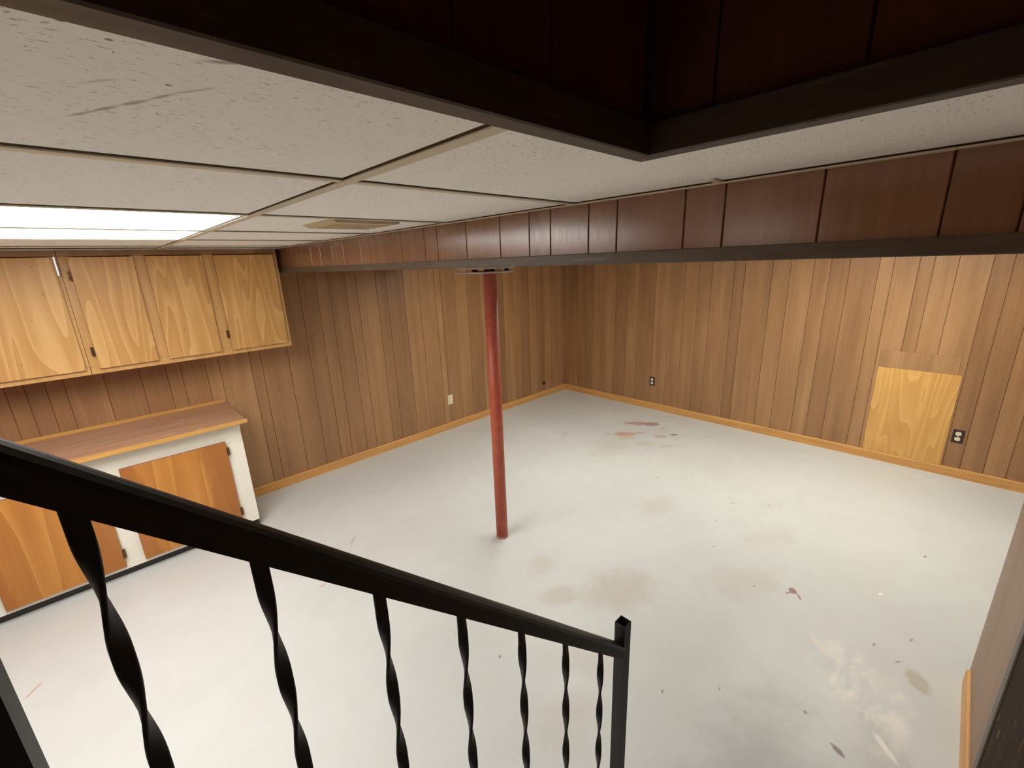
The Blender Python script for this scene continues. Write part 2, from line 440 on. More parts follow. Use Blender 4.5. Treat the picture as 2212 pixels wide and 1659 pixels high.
def box(name, mat, x0, x1, y0, y1, z0, z1, parent=None, bevel=0.0, seg=1):
    """A box in world coordinates; its origin sits at its own centre unless it has a parent with an offset."""
    c = Vector(((x0 + x1) / 2, (y0 + y1) / 2, (z0 + z1) / 2))
    bm = bmesh.new()
    bm_box(bm, x0 - c.x, x1 - c.x, y0 - c.y, y1 - c.y, z0 - c.z, z1 - c.z)
    if bevel > 0:
        bmesh.ops.bevel(bm, geom=bm.edges[:], offset=bevel, segments=seg, affect='EDGES', profile=0.7)
    me = to_mesh(bm, name)
    o = link(name, me, mat, parent)
    base = Vector((0, 0, 0))
    q = parent
    while q is not None:
        base += q.location; q = q.parent
    o.location = c - base
    return o

def empty(name, loc):
    o = bpy.data.objects.new(name, None)
    o.empty_display_size = 0.1
    o.location = loc
    COL.objects.link(o)
    return o

def tag(o, label=None, cat=None, group=None, kind=None):
    if label: o['label'] = label
    if cat: o['category'] = cat
    if group: o['group'] = group
    if kind: o['kind'] = kind
    return o

def world_of(o):
    v = Vector((0, 0, 0))
    while o is not None:
        v += o.location; o = o.parent
    return v

def mesh_at(name, bm, mat, parent, smooth=False):
    """bm holds world coordinates; the object takes its parent's origin as its own."""
    base = world_of(parent) if parent is not None else Vector((0, 0, 0))
    if base.length > 0:
        bmesh.ops.translate(bm, verts=bm.verts[:], vec=-base)
    return link(name, to_mesh(bm, name, smooth), mat, parent)

def bm_cyl(bm, c, r, z0, z1, n=24, r1=None):
    r1 = r if r1 is None else r1
    a = [bm.verts.new((c[0] + r * math.cos(2 * math.pi * i / n), c[1] + r * math.sin(2 * math.pi * i / n), z0)) for i in range(n)]
    b = [bm.verts.new((c[0] + r1 * math.cos(2 * math.pi * i / n), c[1] + r1 * math.sin(2 * math.pi * i / n), z1)) for i in range(n)]
    for i in range(n):
        j = (i + 1) % n
        bm.faces.new((a[i], a[j], b[j], b[i]))
    bm.faces.new(a[::-1]); bm.faces.new(b)

GAP = 0.0026
def planks(parent, mat, edges, axis, face, sign, z0, z1, th=0.006):
    """Planks of a panelled surface, one object each. axis: 'x' or 'y' = the way they are lined up;
    face = plane of their front; sign = the way the front looks along the other axis."""
    bw = world_of(parent)
    for a, b in zip(edges[:-1], edges[1:]):
        lo, hi = min(a, b), max(a, b)
        w = hi - lo - GAP
        c = (lo + hi) / 2
        ch = 0.0018
        h = (z1 - z0) / 2
        # chamfered front: profile in (u, d)
        prof = [(-w / 2, 0.0), (-w / 2, th - ch), (-w / 2 + ch, th), (w / 2 - ch, th), (w / 2, th - ch), (w / 2, 0.0)]
        bm = bmesh.new()
        def vert(u, d, z):
            d = d - th
            return (u, sign * d, z) if axis == 'x' else (sign * d, u, z)
        A = [bm.verts.new(vert(u, d, -h)) for u, d in prof]
        B = [bm.verts.new(vert(u, d, h)) for u, d in prof]
        n = len(prof)
        for i in range(n):
            j = (i + 1) % n
            bm.faces.new((A[i], A[j], B[j], B[i]))
        bm.faces.new(A); bm.faces.new(B)
        o = link('plank', to_mesh(bm, 'plank'), mat, parent)
        p = Vector((c, face, (z0 + z1) / 2)) if axis == 'x' else Vector((face, c, (z0 + z1) / 2))
        o.location = p - bw

def fill_edges(a, b, seed):
    """Random-width groove positions between a and b (a<b), both excluded."""
    r = random.Random(seed); out = []; x = a
    while True:
        x += r.choice((0.09, 0.11, 0.14, 0.17, 0.19))
        if x > b - 0.06: break
        out.append(x)
    return out

# ------------------------------------------------------------------ structure: floor and walls
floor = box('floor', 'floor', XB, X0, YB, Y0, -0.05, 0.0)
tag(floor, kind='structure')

WT = 0.10
wall_left = box('wall_left', 'wall_groove', XB, X0 + WT, Y0 + 0.006, Y0 + 0.006 + WT, -0.05, 2.02)
tag(wall_left, kind='structure')
xs = [-2.3] + fill_edges(-2.3, -0.5, 3) + [-0.444, -0.367, -0.28, -0.199, -0.015, 0.168, 0.309, 0.392, 0.539, 0.626, 0.833, 0.91,
      1.114, 1.285, 1.425, 1.531, 1.681, 1.781, 1.969, 2.072, 2.254, 2.429, 2.615, 2.69, 2.873, 3.03, 3.22, 3.36, 3.58, 3.74, 3.867,
      4.02, 4.148, 4.30, 4.42, 4.58, 4.7215]
planks(wall_left, 'panel', xs, 'x', Y0, -1, 0.0, 2.0)

wall_right = box('wall_right', 'wall_groove', X0 + 0.006, X0 + 0.006 + WT, YB, Y0, -0.05, 2.02)
tag(wall_right, kind='structure')
ys = [-1.6] + fill_edges(-1.6, -0.62, 5) + [-0.58, -0.45, -0.33, -0.204, -0.103, 0.073, 0.205, 0.289, 0.439, 0.531, 0.726, 0.86, 0.982, 1.163, 1.311, 1.553,
      1.651, 1.868, 2.0, 2.147, 2.314, 2.49, 2.70, 2.86, 3.014, 3.17, 3.354, 3.47, 3.60, 3.72, 3.8315]
planks(wall_right, 'panel', ys, 'y', X0, -1, 0.0, 2.0)

wall_rear = box('wall_rear', 'panel', XB - WT, XB, YB, Y0, -0.05, 2.02)
tag(wall_rear, kind='structure')
wall_front = box('wall_front', 'panel', XB, X0, YB - WT, YB, -0.05, 2.02)
tag(wall_front, kind='structure')

# side wall of the stairs, its panelling, and the baseboard at its foot
wall_stair = box('wall_stair', 'groove', XB + 0.01, 2.354, YS - 0.09, YS - 0.006, 0.0, 1.95)
tag(wall_stair, kind='structure')
planks(wall_stair, 'stair_panel', [1.66, 2.36], 'x', YS, 1, 0.0, 1.95)
planks(wall_stair, 'panel', [-2.28] + fill_edges(-2.28, 0.9, 9) + [0.98], 'x', YS, 1, 0.0, 1.95)

def baseboard(name, mat, along, a, b, face, sign, h=0.078, th=0.014):
    bm = bmesh.new()
    prof = [(0, 0), (th, 0), (th, h - 0.010), (th - 0.004, h - 0.002), (th - 0.009, h), (0, h)]
    def vert(u, d, z):
        return (u, face + sign * d, z) if along == 'x' else (face + sign * d, u, z)
    A = [bm.verts.new(vert(a, d, z)) for d, z in prof]
    B = [bm.verts.new(vert(b, d, z)) for d, z in prof]
    for i in range(len(prof)):
        j = (i + 1) % len(prof)
        bm.faces.new((A[i], A[j], B[j], B[i]))
    bm.faces.new(A); bm.faces.new(B)
    o = mesh_at(name, bm, mat, None)
    return tag(o, kind='structure')
baseboard('baseboard_left', 'base_l', 'x', 0.584, X0 - 0.014, Y0, -1)
baseboard('baseboard_right', 'base_r', 'y', YB, Y0, X0, -1)
baseboard('baseboard_stair', 'base_l', 'x', 1.665, 2.33, YS, 1, h=0.082, th=0.013)

# dark upright casing on the stair wall
jamb = box('trim_1', 'jamb', 1.605, 1.655, YS, YS + 0.022, 0.0, 1.95, bevel=0.003)
tag(jamb, kind='structure')
box('casing_board', 'flecked_board', 1.00, 1.6045, YS, YS + 0.018, 0.0, 1.95, jamb, bevel=0.004)

# ------------------------------------------------------------------ ceiling: plenum, grid, tiles
bm = bmesh.new()
bm_box(bm, XB, X0, 0.412, Y0, 2.02, 2.05)
bm_box(bm, 0.706, X0, YB, 0.412, 2.02, 2.05)
bm_box(bm, XB, 0.706, YB, YS - 0.09, 2.02, 2.05)
ceiling = mesh_at('ceiling', bm, 'plenum', None)
tag(ceiling, kind='structure')

TT = 0.015
def tile(x0, x1, y0, y1):
    return box('ceiling_tile', 'tile', x0, x1, y0, y1, TILE_Z, TILE_Z + TT, ceiling)

colx = [(-2.29, -0.827), (-0.803, 0.393), (0.417, 1.092)]
rows = [0.853, 1.485, 2.105, 2.68, 3.27, 3.822]
tw = 0.011
# tiles by the stairwell (hung with an open joint on their far edges)
tile(-2.29, -0.827, 0.413, rows[0] - tw - 0.007)
tile(-0.803, 0.393 - 0.003, 0.413, rows[0] - tw - 0.003)
bm = bmesh.new()
pl = [(0.412, 0.413), (0.707, 0.413), (0.707, YB + 0.01), (1.092, YB + 0.01), (1.092, rows[0] - tw - 0.002), (0.412, rows[0] - tw - 0.002)]
A = [bm.verts.new((x, y, TILE_Z)) for x, y in pl]; B = [bm.verts.new((x, y, TILE_Z + TT)) for x, y in pl]
for i in range(6):
    j = (i + 1) % 6
    bm.faces.new((A[i], A[j], B[j], B[i]))
bm.faces.new(A); bm.faces.new(B)
mesh_at('ceiling_tile', bm, 'tile', ceiling)
for ci, (x0, x1) in enumerate(colx):
    for ri in range(5):
        if (ci == 1 and ri in (1, 2)) or (ci == 0 and ri == 0):
            continue                       # the light fixtures sit here, the added one included
        g = 0.001 if ri < 2 else 0.0
        tile(x0, x1 - 0.002, rows[ri] + tw - 0.004, rows[ri + 1] - tw - g)

def tee(name, along, a, b, c, w=0.022):
    bm = bmesh.new()
    if along == 'y':
        bm_box(bm, c - w / 2, c + w / 2, a, b, ZC - 0.002, ZC)
        bm_box(bm, c - 0.002, c + 0.002, a, b, ZC, ZC + 0.035)
    else:
        bm_box(bm, a, b, c - w / 2, c + w / 2, ZC - 0.0015, ZC + 0.0005)
        bm_box(bm, a, b, c - 0.002, c + 0.002, ZC, ZC + 0.035)
    return mesh_at(name, bm, 'tee', ceiling)
tee('main_tee', 'y', 0.413, Y0 - 0.02, 0.405, 0.024)
tee('main_tee', 'y', 0.413, Y0 - 0.02, -0.815, 0.024)
for r in rows[:-1]:
    for x0, x1 in ((-2.29, -0.828), (-0.802, 0.392), (0.418, BEAM_X - 0.002)):
        tee('cross_tee', 'x', x0, x1, r, 0.020)
box('cross_tee', 'tee', 1.045, BEAM_X - 0.002, 0.425, 0.437, ZC - 0.003, ZC + 0.002, ceiling)
# wall angles where the grid meets beam and cabinets
box('wall_angle', 'tee', BEAM_X - 0.014, BEAM_X, YB, Y0, ZC - 0.004, ZC - 0.001, ceiling)
box('wall_angle', 'angle_metal', XB, BEAM_X - 0.016, 3.468, 3.4955, ZC - 0.010, ZC - 0.001, ceiling)

# ceiling of the bay behind the beam: tiles lengthwise along y
fx = [BEAM_X2 + 0.01, 2.93, 3.34, 3.95, X0 - 0.01]
fy = [YB + 0.01, -0.36, 0.86, 1.50, 2.72, Y0 - 0.01]
FIX_A, FIX_B = (2, 1), (0, 3)
for i in range(4):
    for j in range(5):
        if (i, j) in (FIX_A, FIX_B):
            continue
        tile(fx[i] + 0.006, fx[i + 1] - 0.006, fy[j] + 0.006, fy[j + 1] - 0.006)
for i in range(4):
    for y in fy[1:-1]:
        tee('cross_tee', 'x', fx[i] + 0.013, fx[i + 1] - 0.013, y, 0.022)
for x in fx[1:-1]:
    tee('main_tee', 'y', fy[0], fy[-1], x, 0.024)

# ------------------------------------------------------------------ beam casing
beam = box('beam_casing', 'groove', BEAM_X + 0.006, BEAM_X2, YB + 0.002, Y0 - 0.002, 1.788, 2.018)
tag(beam, 'long boxed-in ceiling beam faced with brown grooved panelling above the red pole', 'beam')
by = [-1.595] + fill_edges(-1.595, -0.25, 11) + [-0.16, -0.041, 0.051, 0.232, 0.42, 0.514, 0.705, 0.80, 0.946, 1.038, 1.18, 1.37, 1.562, 1.656, 1.849,
      1.949, 2.041, 2.26, 2.472, 2.621, 2.80, 2.95, 3.12, 3.30, 3.47, 3.65, 3.825]
planks(beam, 'beam_panel', by, 'y', BEAM_X, -1, 1.815, 2.015)
box('bottom_trim', 'casing_y', BEAM_X - 0.010, BEAM_X + 0.010, YB + 0.003, Y0 - 0.003, 1.783, 1.816, beam, bevel=0.002)

# ------------------------------------------------------------------ stairwell opening (header walls going up)
ZT = 3.3
well = empty('stairwell_header', (0.70, 0.40, 1.95))
tag(well, 'dark panelled header around the stairwell opening with a grey-brown bottom trim', 'header')
box('side_backing', 'groove', XB, 0.704, 0.408, 0.43, 2.056, ZT, well)
box('end_backing', 'groove', 0.702, 0.72, YS - 0.02, 0.407, 2.056, ZT, well)
box('side_board', 'groove', XB, 0.696, 0.404, 0.4115, 1.957, 2.055, well)
box('end_board', 'groove', 0.6985, 0.7055, YS, 0.403, 1.957, 2.055, well)
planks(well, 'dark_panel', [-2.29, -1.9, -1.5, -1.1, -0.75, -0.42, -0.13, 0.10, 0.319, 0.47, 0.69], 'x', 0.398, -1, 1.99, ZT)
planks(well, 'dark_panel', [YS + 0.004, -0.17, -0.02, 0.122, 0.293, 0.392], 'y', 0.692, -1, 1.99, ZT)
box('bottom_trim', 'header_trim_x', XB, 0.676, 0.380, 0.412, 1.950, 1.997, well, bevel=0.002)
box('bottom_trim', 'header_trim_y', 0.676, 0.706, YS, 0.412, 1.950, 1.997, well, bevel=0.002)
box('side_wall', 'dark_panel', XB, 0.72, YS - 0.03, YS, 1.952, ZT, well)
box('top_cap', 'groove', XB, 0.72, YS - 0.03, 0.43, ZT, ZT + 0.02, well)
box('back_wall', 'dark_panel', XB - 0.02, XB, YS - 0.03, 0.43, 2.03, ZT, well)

# ------------------------------------------------------------------ fluorescent troffers
def troffer(x0, x1, y0, y1, diff, label, divider=None, group=None):
    t = empty('ceiling_light', ((x0 + x1) / 2, (y0 + y1) / 2, ZC))
    tag(t, label, 'ceiling light', group)
    bm = bmesh.new()
    f = 0.010; z0, z1 = ZC + 0.001, ZC + 0.045
    bm_box(bm, x0, x1, y0, y0 + f, z0, z1)
    bm_box(bm, x0, x1, y1 - f, y1, z0, z1)
    bm_box(bm, x0, x0 + f, y0 + f, y1 - f, z0, z1)
    bm_box(bm, x1 - f, x1, y0 + f, y1 - f, z0, z1)
    bm_box(bm, x0, x1, y0, y1, z1, z1 + 0.010)
    mesh_at('housing', bm, 'troffer_frame', t)
    box('diffuser', diff, x0 + f, x1 - f, y0 + f, y1 - f, ZC + 0.003, ZC + 0.006, t)
    if divider:
        box('divider', 'troffer_frame', x0 + f, x1 - f, divider - 0.006, divider + 0.006, ZC - 0.001, ZC + 0.002, t)
    return t
troffer(-0.80, 0.392, rows[1] + 0.012, rows[2] - 0.012, 'diffuser', 'lit fluorescent ceiling panel next to the tan air vent')
troffer(-0.80, 0.392, rows[2] + 0.012, rows[3] - 0.012, 'diffuser', 'lit fluorescent ceiling panel in the row nearest the honey wall cabinets', divider=2.485)
troffer(-2.02, -0.828, rows[0] + 0.012, rows[1] - 0.012, 'diffuser_added', 'added out-of-view fluorescent ceiling panel over the open floor left of the stair railing')  # added unseen panel, lifts the ceiling by bounce off the floor
troffer(fx[2] + 0.013, fx[3] - 0.013, fy[1] + 0.012, fy[2] - 0.012, 'diffuser_far', 'fluorescent ceiling panel behind the beam near the plywood wall patch')
troffer(fx[0] + 0.004, fx[1] - 0.013, fy[3] + 0.012, fy[4] - 0.012, 'diffuser_dim', 'fluorescent ceiling panel behind the beam next to the red pole')

# ------------------------------------------------------------------ air vent on the ceiling
vent = empty('air_vent', (0.80, 1.69, ZC))
tag(vent, 'tan plastic air deflector on the ceiling tile beside the lit panel', 'vent')
vx0, vx1, vy0, vy1 = 0.645, 0.905, 1.505, 1.775
bm = bmesh.new()
zt, zb = TILE_Z, TILE_Z - 0.013
ins = 0.018
top = [(vx0, vy0), (vx1, vy0), (vx1, vy1), (vx0, vy1)]
bot = [(vx0 + ins, vy0 + 0.004), (vx1 - ins, vy0 + 0.004), (vx1 - ins, vy1 - ins), (vx0 + ins, vy1 - ins)]
A = [bm.verts.new((x, y, zt)) for x, y in top]; B = [bm.verts.new((x, y, zb)) for x, y in bot]
for i in range(4):
    j = (i + 1) % 4
    bm.faces.new((A[i], A[j], B[j], B[i]))
bm.faces.new(B); bm.faces.new(A)
mesh_at('hood', bm, 'vent', vent)
for k in range(4):
    yy = vy0 + 0.05 + k * 0.05
    box('louver', 'vent', vx0 + ins + 0.01, vx1 - ins - 0.01, yy, yy + 0.012, zb - 0.002, zb, vent)
box('rim', 'vent', vx0 + 0.01, vx1 - 0.01, vy0 - 0.004, vy0 + 0.001, zb + 0.002, zt, vent)

def stain_edges(o):
    o.data.materials.append(M['door_edge'])
    for p_ in o.data.polygons:
        if abs(p_.normal.y) < 0.5:
            p_.material_index = 1
M['door_edge'] = simple('red_brown_door_edge', (0.20, 0.085, 0.035), 0.5)

# ------------------------------------------------------------------ wall cabinets
FY = 3.50
def wall_cabinet(x0, x1, doors, label, hinges):
    c = empty('wall_cabinet', ((x0 + x1) / 2, Y0, 1.25))
    tag(c, label, 'cabinet')
    Z0, Z1 = 1.25, ZC - 0.002
    bm = bmesh.new()
    bm_box(bm, x0, x0 + 0.018, FY + 0.018, Y0 - 0.001, Z0, Z1)
    bm_box(bm, x1 - 0.018, x1, FY + 0.018, Y0 - 0.001, Z0, Z1)
    bm_box(bm, x0 + 0.018, x1 - 0.018, FY + 0.018, Y0 - 0.001, Z0 + 0.012, Z0 + 0.030)
    bm_box(bm, x0 + 0.018, x1 - 0.018, FY + 0.018, Y0 - 0.001, Z1 - 0.018, Z1)
    bm_box(bm, x0 + 0.018, x1 - 0.018, Y0 - 0.012, Y0 - 0.001, Z0 + 0.030, Z1 - 0.018)
    mesh_at('carcass', bm, 'cab_frame', c)
    # face frame
    box('bottom_rail', 'cab_frame', x0, x1, FY, FY + 0.018, Z0, Z0 + 0.045, c, bevel=0.0015)
    box('top_rail', 'panel', x0, x1, FY - 0.004, FY + 0.018, 1.916, Z1, c, bevel=0.0015)
    st = [x0] + [(a[1] + b[0]) / 2 for a, b in zip(doors[:-1], doors[1:])] + [x1]
    for i, s in enumerate(st):
        a, b = s - 0.032, s + 0.032
        if i == 0: a, b = x0, doors[0][0] + 0.012
        if i == len(st) - 1: a, b = doors[-1][1] - 0.012, x1
        box('stile', 'cab_frame', a, b, FY + 0.0005, FY + 0.0175, Z0 + 0.046, 1.9155, c)
    for i, (a, b) in enumerate(doors):
        d = box('door', 'cabinet', a, b, FY - 0.018, FY - 0.001, 1.281, 1.912, c, bevel=0.0015)
        stain_edges(d)
        for (di, hx, hz) in hinges:
            if di == i:
                bw = world_of(d)
                bm = bmesh.new()
                bm_box(bm, hx - 0.007, hx + 0.007, FY - 0.022, FY - 0.0005, hz - 0.024, hz + 0.024)
                bm_cyl(bm, (hx, FY - 0.022), 0.005, hz - 0.026, hz + 0.026, 10)
                mesh_at('hinge', bm, 'hinge', d)
    return c
cabR = wall_cabinet(-0.054, 1.057, [(-0.016, 0.262), (0.317, 0.606), (0.668, 1.031)],
             'honey plywood wall cabinet with three doors, ending beside the beam',
             [(0, -0.024, 1.812), (0, -0.024, 1.386), (2, 0.661, 1.393)])
cabL = wall_cabinet(-1.25, -0.056, [(-1.21, -0.84), (-0.80, -0.49), (-0.455, -0.074)],
             'honey plywood wall cabinet at the end away from the beam, with a bright hinge',
             [])
# gleaming hinge on the last door of the second cabinet
bm = bmesh.new()
bm_cyl(bm, (-0.066, FY - 0.018), 0.008, 1.815, 1.910, 16)
bm_box(bm, -0.070, -0.062, FY - 0.014, FY + 0.0005, 1.815, 1.914)
dl = [o for o in cabL.children if o.name.startswith('door')][-1]
h = mesh_at('hinge', bm, 'chrome', dl, smooth=False)
h['label'] = 'bright metal hinge'

# ------------------------------------------------------------------ base cabinet and worktop
BX0, BX1 = -1.25, 0.582
BF = 3.33
base = empty('base_cabinet', (-0.3, Y0, 0.0))
tag(base, 'cream painted base cabinet with amber plywood doors under the brown worktop', 'cabinet')
bm = bmesh.new()
bm_box(bm, BX0, BX1, BF + 0.02, Y0 - 0.016, 0.060, 0.825)
mesh_at('carcass', bm, 'white_paint', base)
box('toe_kick', 'kick', BX0, BX1 - 0.004, BF + 0.045, BF + 0.06, 0.0, 0.062, base)
box('end_foot', 'kick', BX1 - 0.016, BX1 - 0.003, BF + 0.012, BF + 0.044, 0.0, 0.060, base)
FZ0, FZ1 = 0.058, 0.826
bdoors = [(-1.20, -0.70), (-0.655, -0.157), (-0.066, 0.479)]
box('bottom_rail', 'white_paint', BX0, BX1, BF, BF + 0.02, FZ0, 0.10, base, bevel=0.0015)
box('top_rail', 'white_paint', BX0, BX1, BF, BF + 0.02, 0.68, FZ1, base, bevel=0.0015)
box('apron', 'white_paint', BX0, BX1, BF - 0.016, BF - 0.0005, 0.768, FZ1, base, bevel=0.004, seg=2)
for a, b in ((BX0, -1.19), (-0.71, -0.645), (-0.167, -0.056), (0.469, BX1)):
    box('stile', 'white_paint', a, b, BF + 0.0003, BF + 0.0197, 0.1003, 0.6797, base)
for i, (a, b) in enumerate(bdoors):
    d = box('door', 'orange_ply', a, b, BF - 0.019, BF - 0.001, 0.084, 0.702, base, bevel=0.0015)
    stain_edges(d)
    # darker stained margins at both sides of the door
    hx = b + 0.004
    for hz in (0.632, 0.171):
        bm = bmesh.new()
        bm_box(bm, hx - 0.008, hx + 0.009, BF - 0.021, BF - 0.0005, hz - 0.025, hz + 0.025)
        bm_cyl(bm, (hx, BF - 0.022), 0.005, hz - 0.027, hz + 0.027, 10)
        mesh_at('hinge', bm, 'hinge', d)

top = box('worktop', 'worktop', BX0 - 0.01, 0.612, 3.250, Y0 - 0.001, 0.827, 0.846, bevel=0.002)
tag(top, 'worn brown laminate worktop with honey wood edging on the cream base cabinet', 'worktop')
box('front_edge', 'edge_strip', BX0 - 0.01, 0.618, 3.240, 3.2495, 0.820, 0.847, top, bevel=0.003, seg=2)
box('back_strip', 'edge_strip', BX0 - 0.01, 0.610, Y0 - 0.016, Y0 - 0.0005, 0.8465, 0.870, top, bevel=0.003, seg=2)

# ------------------------------------------------------------------ red support pole
PX, PY = 1.703, 1.93
pole = empty('support_pole', (PX, PY, 0))
tag(pole, 'red painted steel support pole standing under the boxed beam', 'pole')
bm = bmesh.new(); bm_cyl(bm, (PX, PY), 0.0385, 0.012, 1.748, 40)
shaft = mesh_at('shaft', bm, 'red', pole)
for p_ in shaft.data.polygons: p_.use_smooth = len(p_.vertices) == 4
bm = bmesh.new(); bm_cyl(bm, (PX, PY), 0.0405, 0.0, 0.016, 40, 0.0390)
mesh_at('base_ring', bm, simple('worn_red_base', (0.40, 0.20, 0.15), 0.6, var=0.4, scale=60), pole)
box('bearing_plate', 'steel', PX - 0.145, PX + 0.105, PY - 0.105, PY + 0.145, 1.744, 1.753, pole, bevel=0.001)
box('shim_plate', simple('pale_shim', (0.85, 0.82, 0.74), 0.5, var=0.2), PX - 0.135, PX + 0.10, PY - 0.10, PY + 0.135, 1.766, 1.7875, pole)
bm = bmesh.new(); bm_cyl(bm, (PX, PY), 0.03, 1.753, 1.766, 20)
mesh_at('jack_screw', bm, 'kick', pole)
for sx, sy in ((-0.10, 0.02), (-0.02, 0.10), (0.07, -0.07), (-0.07, -0.07), (0.07, 0.09)):
    bm = bmesh.new(); bm_cyl(bm, (PX + sx, PY + sy), 0.013, 1.753, 1.767, 6)
    mesh_at('bolt', bm, 'kick', pole)

# ------------------------------------------------------------------ stair railing
YR = 0.42
SL = 0.978
def rail_z(x): return CAMZ - 0.196 - SL * x          # underside of the hand rail
rail = empty('stair_railing', (0.727, YR, 0.0))
tag(rail, 'black wrought-iron stair railing with twisted balusters and a square newel post', 'railing')
ang = math.atan(SL)
ux, uz = math.cos(ang), -math.sin(ang)               # along the rail, downwards
nx, nz = math.sin(ang), math.cos(ang)                # up, square to the rail
def sweep(name, prof, xa, xb, zfun, parent):
    bm = bmesh.new()
    rings = []
    for x in (xa, xb):
        rings.append([bm.verts.new((x + nx * n_, YR + w, zfun(x) + nz * n_)) for w, n_ in prof])
    k = len(prof)
    for i in range(k):
        j = (i + 1) % k
        bm.faces.new((rings[0][i], rings[0][j], rings[1][j], rings[1][i]))
    bm.faces.new(rings[0]); bm.faces.new(rings[1])
    return mesh_at(name, bm, 'black_iron', parent)
# moulded cap: channel below, rounded cap on top
cap = [(-0.0115, 0.0), (-0.0115, 0.015), (-0.0155, 0.0165), (-0.0155, 0.021), (-0.0125, 0.0255), (-0.007, 0.0285), (0.0, 0.0292),
       (0.007, 0.0285), (0.0125, 0.0255), (0.0155, 0.021), (0.0155, 0.0165), (0.0115, 0.015), (0.0115, 0.0)]
sweep('hand_rail', cap, -0.20, 0.706, rail_z, rail)
bot = [(-0.0115, -0.010), (-0.0115, 0.0), (0.0115, 0.0), (0.0115, -0.010)]
BL = 0.62
sweep('bottom_rail', bot, -0.20, 0.714, lambda x: rail_z(x) - BL, rail)
# twisted flat bar, shared by all balusters
def baluster_mesh():
    bm = bmesh.new()
    n = 84
    w, th = 0.0072, 0.0022
    prev = None
    for i in range(n + 1):
        d = -0.006 + (BL + 0.012) * i / n
        tw_ = min(max(d - 0.022, 0.0), BL - 0.05)
        a = -math.pi * tw_ / 0.115
        ca, sa = math.cos(a), math.sin(a)
        # round the ends of the section a little
        sec = [(-w, -th * .6), (-w * .8, -th), (w * .8, -th), (w, -th * .6), (w, th * .6), (w * .8, th), (-w * .8, th), (-w, th * .6)]
        ring = [bm.verts.new((u * ca - v * sa, u * sa + v * ca, -d)) for u, v in sec]
        if prev:
            for q in range(8):
                r_ = (q + 1) % 8
                bm.faces.new((prev[q], prev[r_], ring[r_], ring[q]))
        else:
            bm.faces.new(ring)
        prev = ring
    bm.faces.new(prev)
    me = to_mesh(bm, 'baluster', True)
    me.materials.append(M['black_iron'])
    return me
bal = baluster_mesh()
for x in (-0.038, 0.065, 0.174, 0.286, 0.4025, 0.518, 0.638):
    o = bpy.data.objects.new('baluster', bal)
    COL.objects.link(o); o.parent = rail
    o.location = Vector((x, YR, rail_z(x))) - rail.location
def square_post(name, cx, cy, half, z0, z1, hollow):
    bm = bmesh.new()
    t_ = 0.0028
    def ring(hh, z):
        return [bm.verts.new((cx + a * hh, cy + b * hh, z)) for a, b in ((-1, -1), (1, -1), (1, 1), (-1, 1))]
    A, B = ring(half, z0), ring(half, z1)
    for i in range(4):
        j = (i + 1) % 4
        bm.faces.new((A[i], A[j], B[j], B[i]))
    bm.faces.new(A)
    if hollow:
        C, D = ring(half - t_, z1), ring(half - t_, z1 - 0.10)
        for i in range(4):
            j = (i + 1) % 4
            bm.faces.new((B[i], B[j], C[j], C[i]))
            bm.faces.new((C[i], C[j], D[j], D[i]))
        bm.faces.new(D)
    else:
        bm.faces.new(B)
    return mesh_at(name, bm, 'black_iron', rail)
square_post('newel_post', 0.7275, YR + 0.001, 0.0132, 0.0, 0.997, True)
square_post('post', -0.111, YR, 0.0145, 0.90, rail_z(-0.111) + 0.012, False)

# ------------------------------------------------------------------ stairs under the camera
st = empty('staircase', (0.77, 0.06, 0))
tag(st, 'grey painted basement stairs beside the black railing', 'stairs')
for k in range(8):
    z = 0.19 * (k + 1); nose = 0.77 - 0.195 * k
    box('tread', 'tread', nose - 0.215, nose + 0.015, YS + 0.03, 0.375, z - 0.028, z, st, bevel=0.004)
    box('riser', 'tread', nose - 0.012, nose, YS + 0.03, 0.375, z - 0.19, z - 0.028, st)
bm = bmesh.new()
pl = [(0.79, 0.0), (0.79, 0.16), (-0.66, 1.57), (-0.80, 1.57), (-0.80, 1.30), (0.55, 0.0)]
A = [bm.verts.new((x, 0.3755, z)) for x, z in pl]; B = [bm.verts.new((x, 0.3955, z)) for x, z in pl]
for i in range(6):
    j = (i + 1) % 6
    bm.faces.new((A[i], A[j], B[j], B[i]))
bm.faces.new(A); bm.faces.new(B)
mesh_at('stringer', bm, 'tread', st)
bm = bmesh.new()
A = [bm.verts.new((x, YS + 0.001, z)) for x, z in pl]; B = [bm.verts.new((x, YS + 0.029, z)) for x, z in pl]
for i in range(6):
    j = (i + 1) % 6
    bm.faces.new((A[i], A[j], B[j], B[i]))
bm.faces.new(A); bm.faces.new(B)
mesh_at('stringer', bm, 'tread', st)

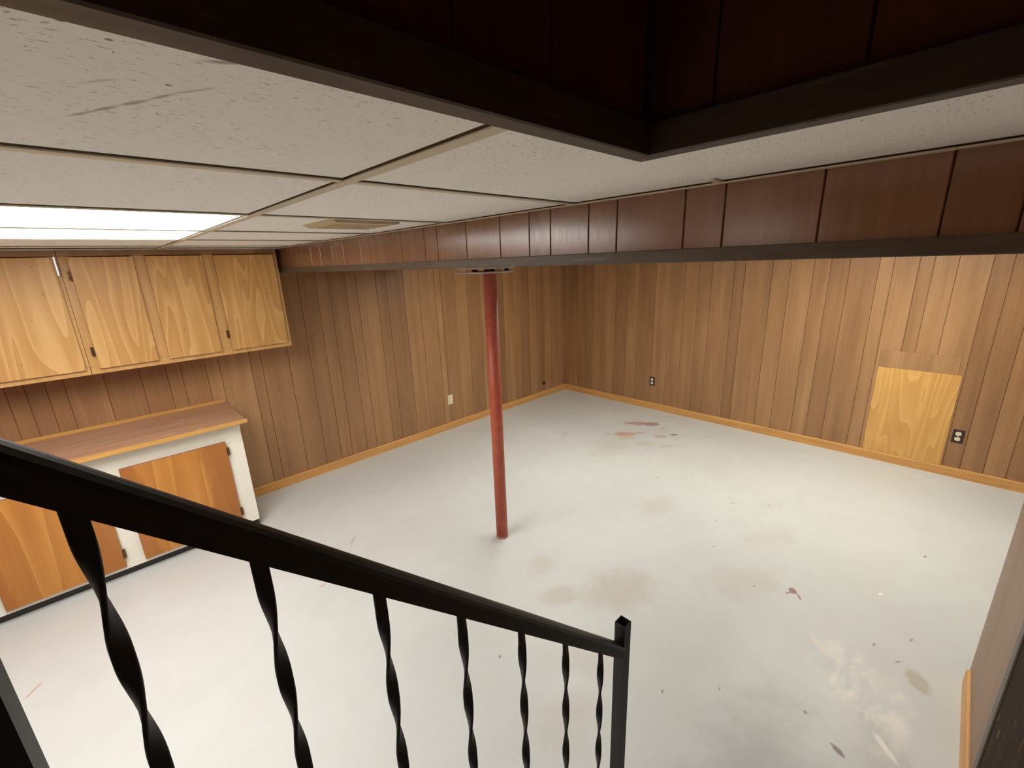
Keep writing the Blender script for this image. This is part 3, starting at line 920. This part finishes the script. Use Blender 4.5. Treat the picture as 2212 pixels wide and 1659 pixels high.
# ------------------------------------------------------------------ outlets
def outlet(loc, facing, plate_mat, label, w=0.066, h=0.108):
    """facing: 'y' = mounted on the cabinet wall (looks to -y), 'x' = on the right wall (looks to -x)."""
    o = empty('wall_outlet', loc)
    tag(o, label, 'outlet')
    def conv(u, d, z):       # u along the wall, d out of the wall
        return (loc[0] + u, loc[1] - d, loc[2] + z) if facing == 'y' else (loc[0] - d, loc[1] + u, loc[2] + z)
    def rbox(name, mat, u0, u1, d0, d1, z0, z1, parent, bev=0.0):
        a = conv(u0, d0, z0); b = conv(u1, d1, z1)
        return box(name, mat, min(a[0], b[0]), max(a[0], b[0]), min(a[1], b[1]), max(a[1], b[1]), a[2], b[2], parent, bevel=bev)
    rbox('cover_plate', plate_mat, -w / 2, w / 2, 0.0, 0.006, -h / 2, h / 2, o, 0.002)
    for zc in (0.0215, -0.0215):
        bm = bmesh.new()
        n = 20; ring0 = []; ring1 = []
        for i in range(n):
            a = 2 * math.pi * i / n
            u = max(-0.0160, min(0.0160, 0.0185 * math.cos(a))); z = max(-0.0145, min(0.0145, 0.0170 * math.sin(a)))
            ring0.append(bm.verts.new(conv(u, 0.0055, zc + z))); ring1.append(bm.verts.new(conv(u, 0.009, zc + z)))
        for i in range(n):
            j = (i + 1) % n
            bm.faces.new((ring0[i], ring0[j], ring1[j], ring1[i]))
        bm.faces.new(ring0); bm.faces.new(ring1)
        r = mesh_at('receptacle', bm, 'ivory', o)
        for uu in (-0.006, 0.006):
            rbox('slot', 'slot', uu - 0.001, uu + 0.001, 0.0088, 0.0093, zc - 0.002, zc + 0.006, r)
    rbox('screw', 'steel', -0.003, 0.003, 0.006, 0.0072, -0.003, 0.003, o)
    return o
outlet((2.70, Y0, 0.340), 'y', 'ivory', 'ivory duplex outlet on the cabinet wall behind the red pole')
outlet((X0, 2.471, 0.348), 'x', 'brown_plate', 'dark brown outlet with ivory sockets on bare panelling near the room corner')
outlet((X0, -0.150, 0.345), 'x', 'brown_plate', 'dark brown outlet with ivory sockets beside the yellow plywood patch')

# round dark cable hole cover low on the cabinet wall
bm = bmesh.new()
n = 20
A = [bm.verts.new((4.274 + 0.030 * math.cos(2 * math.pi * i / n), Y0 - 0.0002, 0.187 + 0.030 * math.sin(2 * math.pi * i / n))) for i in range(n)]
B = [bm.verts.new((4.274 + 0.024 * math.cos(2 * math.pi * i / n), Y0 - 0.008, 0.187 + 0.024 * math.sin(2 * math.pi * i / n))) for i in range(n)]
for i in range(n):
    j = (i + 1) % n
    bm.faces.new((A[i], A[j], B[j], B[i]))
bm.faces.new(A); bm.faces.new(B)
o = mesh_at('cable_cap', bm, 'brown_plate', None)
tag(o, 'small round dark cap low on the cabinet wall near the corner', 'wall cap')

# nail in the right wall
bm = bmesh.new()
n = 10
for (r0, x0_, x1_) in ((0.007, X0 - 0.008, X0 - 0.005), (0.0025, X0 - 0.005, X0 + 0.001)):
    A = [bm.verts.new((x0_, 0.705 + r0 * math.cos(2 * math.pi * i / n), 1.047 + r0 * math.sin(2 * math.pi * i / n))) for i in range(n)]
    B = [bm.verts.new((x1_, 0.705 + r0 * math.cos(2 * math.pi * i / n), 1.047 + r0 * math.sin(2 * math.pi * i / n))) for i in range(n)]
    for i in range(n):
        j = (i + 1) % n
        bm.faces.new((A[i], A[j], B[j], B[i]))
    bm.faces.new(A); bm.faces.new(B)
o = mesh_at('nail', bm, 'chrome', None)
tag(o, 'small shiny nail head in the right wall panelling above the plywood patch level', 'nail')

# plywood patch on the right wall and the older brown strip above it
patch = box('wall_patch', 'patch_ply', X0 - 0.007, X0 - 0.0003, -0.092, 0.413, 0.0785, 0.831, bevel=0.0015)
tag(patch, 'yellow plywood sheet patching the brown right wall above the baseboard', 'wall patch')
strip = box('old_patch_strip', 'panel', X0 - 0.0045, X0 - 0.0003, -0.065, 0.413, 0.8325, 0.975, bevel=0.001)
tag(strip, 'faint brown panel strip just above the yellow plywood sheet', 'wall patch')
